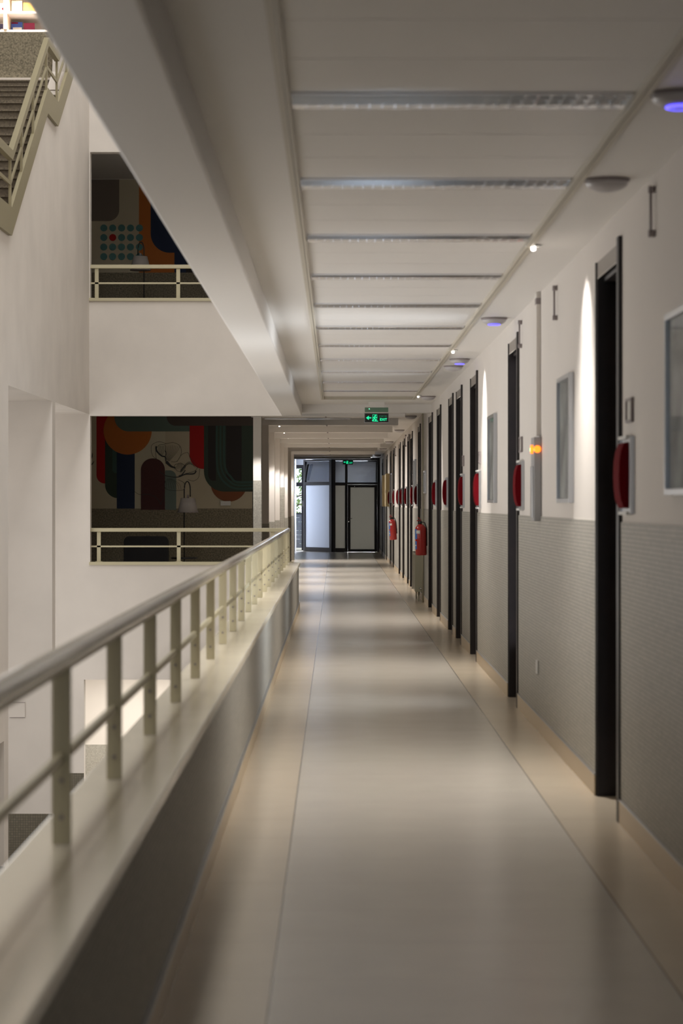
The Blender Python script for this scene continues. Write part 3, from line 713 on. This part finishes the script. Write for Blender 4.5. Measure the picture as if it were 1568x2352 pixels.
# ---------------------------------------------------------------- murals
def rr(x0, y0, x1, y1, tl=0, tr=0, br=0, bl=0, n=10):
    pts = []
    def arc(cx, cy, r, a0):
        if r <= 0: pts.append((cx, cy)); return
        for k in range(n+1):
            a = a0+PI/2*k/n; pts.append((cx+r*math.cos(a), cy+r*math.sin(a)))
    arc(x0+tl, y0+tl, tl, PI); arc(x1-tr, y0+tr, tr, 1.5*PI); arc(x1-br, y1-br, br, 0); arc(x0+bl, y1-bl, bl, PI/2)
    return pts
def mural(shapes, ox, oy, sc, name, label, mats):
    mb = MB(); u_ = YB/F; yl = YB-.002
    for mi, pts in shapes:
        vs = [((ox+x/sc-771)*u_, yl, EYE-(oy+y_/sc-1155)*u_) for x, y_ in pts]; yl -= .0006
        mb.add(vs, [list(range(len(vs)))], mi)
    o = mb.build(name, mats); tag(o, label, 'mural')
def circ(cx, cy, r, n=40, y0=None):
    pts = [(cx+r*math.cos(2*PI*k/n), cy+r*math.sin(2*PI*k/n)) for k in range(n)]
    if y0 is not None: pts = [(x, max(y_, y0)) for x, y_ in pts]
    return pts
def ribbon(pts, w0, w1=None, n=14):
    # Catmull-Rom through points, tapering flat stroke
    w1 = w0 if w1 is None else w1; P = [Vector(p) for p in pts]; out = []
    for i in range(len(P)-1):
        a = P[max(i-1, 0)]; b = P[i]; c = P[i+1]; d_ = P[min(i+2, len(P)-1)]
        for k in range(n):
            s_ = k/n; out.append(.5*((2*b)+(c-a)*s_+(2*a-5*b+4*c-d_)*s_*s_+(3*b-a-3*c+d_)*s_**3))
    out.append(P[-1]); L_ = []; R_ = []
    for i, p in enumerate(out):
        t_ = (out[min(i+1, len(out)-1)]-out[max(i-1, 0)]); t_ = t_.normalized() if t_.length else Vector((1, 0)); n_ = Vector((-t_.y, t_.x)); ww = (w0+(w1-w0)*i/(len(out)-1))/2
        L_.append(p+n_*ww); R_.append(p-n_*ww)
    return [tuple(v) for v in L_]+[tuple(v) for v in R_[::-1]]
cols = dict(m_red=(.42, .008, .008), m_green=(.045, .065, .05), m_navy=(.018, .03, .075), m_orange=(.52, .16, .03), m_teal=(.12, .17, .15), m_brown=(.09, .07, .06), m_maroon=(.085, .028, .028),
            m_greyteal=(.17, .22, .20), m_line=(.05, .05, .05), m_dgreen=(.05, .10, .085), m_rust=(.22, .075, .03), m_black=(.03, .025, .025), m_light=(.62, .58, .44), m_dot=(.10, .24, .24), m_grey=(.20, .165, .14), m_wallb=(.56, .50, .37))
for k, v in cols.items(): M[k] = mat(k, v, .8)
mk = list(cols); ix = {k[2:]: i for i, k in enumerate(mk)}
sh = []
def A(m_, p): sh.append((ix[m_], p))
A('wallb', rr(60, 0, 1420, 845)); A('light', rr(435, 185, 690, 842))
A('red', rr(115, 40, 255, 622, bl=70)); A('green', rr(187, 180, 300, 745, bl=110)); A('dgreen', rr(248, 300, 290, 535, bl=30)); A('navy', rr(285, 340, 435, 843))
A('orange', circ(376, 178, 202, 48)); A('teal', rr(265, 20, 900, 186, bl=120)); A('brown', rr(703, 10, 1500, 138, bl=75))
A('red', rr(895, 138, 1030, 500, bl=115)); A('rust', circ(1224, 622, 152)); A('green', rr(1015, 138, 1500, 690, bl=170))
A('black', rr(1050, 138, 1115, 600, bl=50)); A('black', rr(1200, 138, 1330, 600, bl=60))
for k, wd in ((0, 16), (32, 14), (62, 18)): A('dgreen', ribbon([(1122+k, 138), (1122+k, 420), (1140+k, 540-k*.4), (1200+k*.6, 625-k), (1290, 665-k*.9), (1440, 660-k*.8)], wd))
A('maroon', rr(488, 412, 688, 842, tl=95, tr=95)); A('greyteal', rr(690, 512, 783, 842, tr=55, tl=10))
# line flower
A('line', ribbon([(615, 310), (620, 350), (660, 390), (690, 400), (700, 440), (730, 470), (775, 495)], 14, 6)); A('line', ribbon([(690, 345), (698, 370), (690, 400)], 8, 4))
A('line', ribbon([(700, 440), (740, 478), (776, 490)], 26, 8)); A('line', ribbon([(950, 515), (930, 540), (860, 545), (810, 565), (760, 568), (690, 555), (640, 520)], 12, 4)); A('line', ribbon([(860, 510), (830, 550), (805, 562)], 6, 14))
pet = [[(618, 420), (612, 350), (640, 300), (690, 300), (692, 350)], [(575, 360), (580, 300), (640, 272), (700, 290)], [(575, 360), (590, 395), (618, 415)], [(690, 290), (760, 280), (815, 310), (825, 370), (790, 435), (740, 440)],
       [(790, 440), (830, 380), (880, 365), (895, 400)], [(820, 450), (860, 480), (830, 520), (790, 515), (770, 470), (820, 450)], [(895, 400), (940, 460), (960, 490), (930, 520), (860, 540)], [(800, 590), (850, 620), (840, 675), (700, 670), (690, 600)],
       [(980, 500), (970, 570), (930, 600), (880, 590)], [(435, 690), (480, 715), (560, 715), (620, 745), (655, 800)], [(655, 800), (680, 740), (688, 690)]]
for p in pet: A('line', ribbon(p, 3))
for k in range(9): A('line', ribbon([(700+k*3, 420+k*2), (700+k*11, 360), (692+k*15, 300+abs(k-4)*3)], 2))
for k in range(7): A('line', ribbon([(640+k*5, 385), (632+k*8, 350), (640+k*7, 305)], 2))
for k in range(6): A('line', ribbon([(820, 530-k*4), (860+k*6, 480-k*8), (900+k*9, 440+k*10)], 2))
for k in range(6): A('line', ribbon([(770+k*12, 505-k*2), (785+k*9, 480), (800+k*6, 458)], 2))
for k in range(7): A('line', ribbon([(710+k*5, 580), (700+k*18, 625), (705+k*20, 668)], 2))
A('line', ribbon([(68, 420), (80, 395), (82, 365)], 16, 3)); A('line', ribbon([(68, 470), (85, 455), (98, 435)], 12, 3))
mural(sh, 190, 940, 3.647, 'mural', 'dim abstract wall painting with orange circle and line flower behind the lower railing', mk)
sh = []
A('wallb', rr(60, 430, 2000, 1550)); A('grey', rr(60, 430, 438, 930, br=135)); A('orange', rr(675, 400, 1100, 1550)); A('navy', rr(815, 400, 1400, 1310, bl=230)); A('navy', rr(1100, 1310, 1400, 1548))
A('black', rr(1240, 440, 1600, 1548))
for r_ in range(4):
    for c_ in range(5): A('red' if (r_, c_) == (1, 1) else 'dot', circ(253+c_*106.8, 1013+r_*114.6, 42, 28))
mural(sh, 190, 330, 5.227, 'mural', 'dim wall painting with grid of teal dots and one red dot, upper floor', mk)
o = B(-.08, .08, -.010, 0, -.035, .035).build('power_outlet', 'plastic', None, .003)
o.location = ((190+1197/3.647-771)*YB/F, YB-.02, EYE-(940+788/3.647-1155)*YB/F); tag(o, 'white double socket on the lounge wall right of the floor lamp', 'power outlet')

# ---------------------------------------------------------------- lounge lamps and armchair
def make_lamp(x, yy, zf, label, sx, pole_h, sh_z0, sh_z1):
    """pole at x, arc goes over to the side sx and carries the shade"""
    t = thing('floor_lamp', (x, yy, zf), label, 'floor lamp', 'arc floor lamps in the lounges')
    MB().lathe([(.14, 0), (.14, .015), (.02, .025)], (0, 0, 0), 24).build('base', 'black', t)
    ra = .045; top_ = pole_h
    pts = [(0, 0, .02), (0, 0, top_-.1)]+[(-ra*(1-math.cos(a))*1, 0, top_-.1+.12*math.sin(a)) for a in [PI*k/10 for k in range(1, 11)]]
    pts = [(p[0]*(-1 if sx > 0 else 1), p[1], p[2]) for p in pts]; e = pts[-1]; pts.append((e[0], 0, sh_z1+.02))
    MB().tube(pts, .0085, 8).build('pole', 'black', t)
    cx = e[0]
    MB().lathe([(.155, sh_z0), (.105, sh_z1), (.10, sh_z1), (.15, sh_z0+.003)], (cx*.6, 0, 0), 28).build('lamp_shade', 'shade', t)
    MB().lathe([(.157, sh_z0-.008), (.157, sh_z0+.002)], (cx*.6, 0, 0), 28).build('shade_rim', 'rim', t)
    MB().lathe([(.018, sh_z1), (.012, sh_z1+.05)], (cx*.6, 0, 0), 12).build('socket', 'rim', t)
    MB().lathe([(.19, .66), (.20, .672), (.19, .684)], (0, 0, 0), 28).build('tray', 'black', t)
    return t
yl = 34.0; ul = yl/F
make_lamp((423-771)*ul, yl, 0, 'grey shaded arc floor lamp behind the lower railing beside the armchair', 1, EYE-(1109-1155)*ul, EYE-(1176-1155)*ul, EYE-(1144-1155)*ul)
l2 = make_lamp((330.5-771)*ul, yl, STO, 'grey shaded arc floor lamp in front of the teal dots in the upper floor lounge', -1, EYE-(556-1155)*ul-STO-.02, EYE-(620-1155)*ul-STO, EYE-(589-1155)*ul-STO)
t = thing('armchair', (-2.79, 33.35, 0), 'dark upholstered armchair seen from behind, beyond the lower railing', 'armchair', rz=0)
q = MB(); pf = [(-.33, .30), (-.33, .94), (-.31, .985), (-.27, 1.01), (.27, 1.01), (.31, .985), (.33, .94), (.33, .30)]
q.prism(pf, 1, -.06, .06); q.build('backrest', 'uphol', t, .02)
B(-.31, .31, .06, .62, .28, .44).build('seat', 'uphol', t, .03)
for sg in (-1, 1):
    B(sg*.33-.04, sg*.33+.04, -.02, .60, .26, .62).build('armrest', 'uphol', t, .02)
    for yy in (.0, .55): MB().lathe([(.012, 0), (.02, .28)], (sg*.28, yy, 0), 10).build('leg', 'black', t)

# ---------------------------------------------------------------- hall staircase behind the left wall
XS = XV+.02
Z = lambda v: EYE+v
t = thing('staircase', (XS-.9, 25.4, Z(2.82)), 'brown stone stair with cream steel railing at upper left of the hall', 'staircase'); lx = (XS-.9, 25.4, Z(2.82))
def bl(mb, nm, m, par=t, bev=0):
    o = mb.build(nm, m, None, bev, loc=lx); o.location = (0, 0, 0); o.parent = par; return o
# stringer path (y, z) of the bottom edge
pth = [(21.5, 2.80), (23.9, 2.82), (26.9, 4.63), (27.9, 4.64), (29.5, 5.55)]
hgt = .30
def band(dz0, dz1, x0, x1, nm, m, a=0, b=None):
    pt = pth[a:b] if b else pth[a:]
    pr = [(p[0], Z(p[1]+dz0)) for p in pt]+[(p[0], Z(p[1]+dz1)) for p in pt[::-1]]
    mb = MB()
    n = len(pt)
    for i in range(n-1):
        q4 = [pr[i], pr[i+1], pr[2*n-2-i], pr[2*n-1-i]]; mb.prism(q4, 0, x0, x1)
    return bl(mb, nm, m)
band(0, .30, XS-.02, XS+.02, 'stringer', 'stairc')
band(.90-.10, .90, XS-.03, XS+.03, 'handrail', 'stairc')
band(.53, .57, XS-.01, XS+.01, 'mid_rail', 'stairc')
def zat(yy):
    for (a, b), (c, d_) in zip(pth[:-1], pth[1:]):
        if a <= yy <= c: return b+(d_-b)*(yy-a)/(c-a)
for yy in (22.5, 23.88, 24.75, 25.7, 26.88, 27.88, 28.9): bl(B(XS-.012, XS+.012, yy-.03, yy+.03, Z(zat(yy)+.28), Z(zat(yy)+.84)), 'post', 'stairc')
fl_ = MB(); n = 14; X0 = XI+.02; xs1 = XS-.025
for k in range(n):
    ya_ = 23.9+3.0*k/n; za = 2.92+1.81*k/n; fl_.box(X0, xs1, ya_, 27.9, Z(za), Z(za+1.81/n)-.025)
    fl_.box(X0, xs1, ya_-.03, 27.9, Z(za+1.81/n)-.025, Z(za+1.81/n), 1)
bl(fl_, 'flight', ['riser', 'granite'])
f2 = MB(); n2 = 7
RH = .72
for k in range(n2):
    ya_ = 27.9+1.5*k/n2; za = 4.73+RH*k/n2; f2.box(X0, xs1, ya_, 29.6, Z(za), Z(za+RH/n2)-.02); f2.box(X0, xs1, ya_-.02, 29.6, Z(za+RH/n2)-.02, Z(za+RH/n2), 1)
bl(f2, 'flight', ['riser', 'granite'])
# lit nosing, pebble parapet and sill below the display shelves
struct(B(XI, XV-.03, 29.60, 29.94, Z(5.465), Z(5.56)).build('trim_12', 'shelf'))
struct(B(XI, XV-.03, 29.66, 29.94, Z(5.56), Z(6.17)).build('wall_landing', 'pebble'))
uS = 30.3/F
def sx(p): return (p-771)*uS
def sz(p): return EYE-(p-1155)*uS
t = thing('display_shelf', (-4.1, 30.3, sz(84)), 'brightly lit white display rack of magazines at the top left', 'shelf'); lx2 = (-4.1, 30.3, sz(84))
def bs(mb, nm, m): o = mb.build(nm, m, None, 0, loc=lx2); o.location = (0, 0, 0); o.parent = t
xl, xr_ = -5.4, XV-.24
bs(B(xl, xr_, 30.0, 30.6, sz(85), sz(79)), 'shelf_board', 'shelf'); bs(B(xl, xr_, 30.0, 30.6, sz(42), sz(37)), 'shelf_board', 'shelf'); bs(B(xl, xr_, 30.0, 30.6, sz(-10), sz(-15)), 'shelf_board', 'shelf')
bs(B(xl, xr_, 30.6, 30.63, sz(85), sz(-60)), 'back_panel', 'shelf'); bs(B(sx(16), sx(24), 29.97, 30.6, sz(79), sz(-60)), 'upright', 'woodup'); 

mags = [(0, 13, 52, 75, (.05, .05, .12), 'dark blue magazine at the left edge of the lower display row'), (26, 52, 48, 75, (.03, .07, .30), 'blue magazine with red top strip on the lower display row'),
        (55, 80, 50, 75, (.22, .01, .05), 'dark red magazine on the lower display row'), (0, 14, 6, 35, (.8, .75, .75), 'white magazine with red print at the left edge of the upper row'),
        (27, 51, 0, 35, (.75, .55, .40), 'beige magazine on the upper display row'), (54, 86, 5, 35, (.80, .50, .05), 'yellow magazine on the upper display row')]
for k, (a, b, c, d_, col, lab) in enumerate(mags):
    M['mag%d' % k] = mat('magazine_cover_%d' % k, col, .4)
    t = thing('magazine', (sx((a+b)/2), 30.28, sz(d_+3.5 if d_ > 60 else d_+2)), lab, 'magazine', 'magazines on the display rack')
    w2 = (b-a)/2*uS; hh = (d_-c)*uS
    B(-w2, w2, 0, .02, 0, hh).build('cover', 'mag%d' % k, t)
    if k == 1: B(-w2+.005, w2*.2, -.002, 0, hh*.86, hh*.97).build('title_strip', 'red', t); B(-w2*.7, w2*.9, -.002, 0, hh*.3, hh*.55).build('cover_picture', 'label', t)
    elif k == 2: B(-w2, w2, -.002, 0, 0, hh*.4).build('lower_band', 'red', t)
    elif k == 3: MB().lathe([(w2*.5, -.002), (w2*.5, 0)], (w2*.2, 0, hh*.55), 16, 0, 1).build('red_spot', 'red', t)
    elif k == 0: B(-w2*.6, w2*.9, -.002, 0, hh*.15, hh*.5).build('cover_picture', 'label', t)
# access panel on the white fin
u3 = 27.58/F; cx = (39.5-771)*u3; cz = EYE-(1631-1155)*u3
t = thing('access_panel', (cx, 27.598, cz), 'small flush square access panel low in the white fin at left', 'access panel')
B(-17.5*u3, 17.5*u3, -.006, 0, -17*u3, 17*u3).build('cover', 'hall', t, .001); q = MB(); q.box(-17.5*u3, 17.5*u3, -.010, 0, 16.5*u3, 17.5*u3); q.box(-17.5*u3, 17.5*u3, -.010, 0, -17.5*u3, -16.5*u3); q.build('edge', 'rim', t)

# frames added around the unseen area lights of the hall and near corridor
def opening_frame(name, c, u, v, ax, nu, nv, t=.05):
    """frame with mullions around an opening of size u x v centred at c, facing along axis ax"""
    m = MB()
    def bar(a0, a1, b0, b1):
        if ax == 0: m.box(c[0]-.04, c[0]-.006, c[1]+a0, c[1]+a1, c[2]+b0, c[2]+b1)
        elif ax == 1: m.box(c[0]+a0, c[0]+a1, c[1]-.04, c[1]-.006, c[2]+b0, c[2]+b1)
        else: m.box(c[0]+a0, c[0]+a1, c[1]+b0, c[1]+b1, c[2]+.006, c[2]+.04)
    for k in range(nu+1): x = -u/2+u*k/nu; bar(x-t/2, x+t/2, -v/2-t/2, v/2+t/2)
    for k in range(nv+1): z = -v/2+v*k/nv; bar(-u/2, u/2, z-t/2, z+t/2)
    struct(m.build(name, 'blackm'))
opening_frame('window_2', (-3.40, 17.4, -.8), 10.0, 4.6, 0, 8, 3)  # added frame around the hall side fill, no opening behind it
opening_frame('window_3', (0.4, -2.93, 1.7), .6, .9, 1, 1, 1)  # added frame around the assumed rear light, closed wall behind it
opening_frame('window_4', (-2.0, 16, 10.6), 2.2, 29, 2, 2, 20)  # added frame below the assumed overhead light, under a closed roof
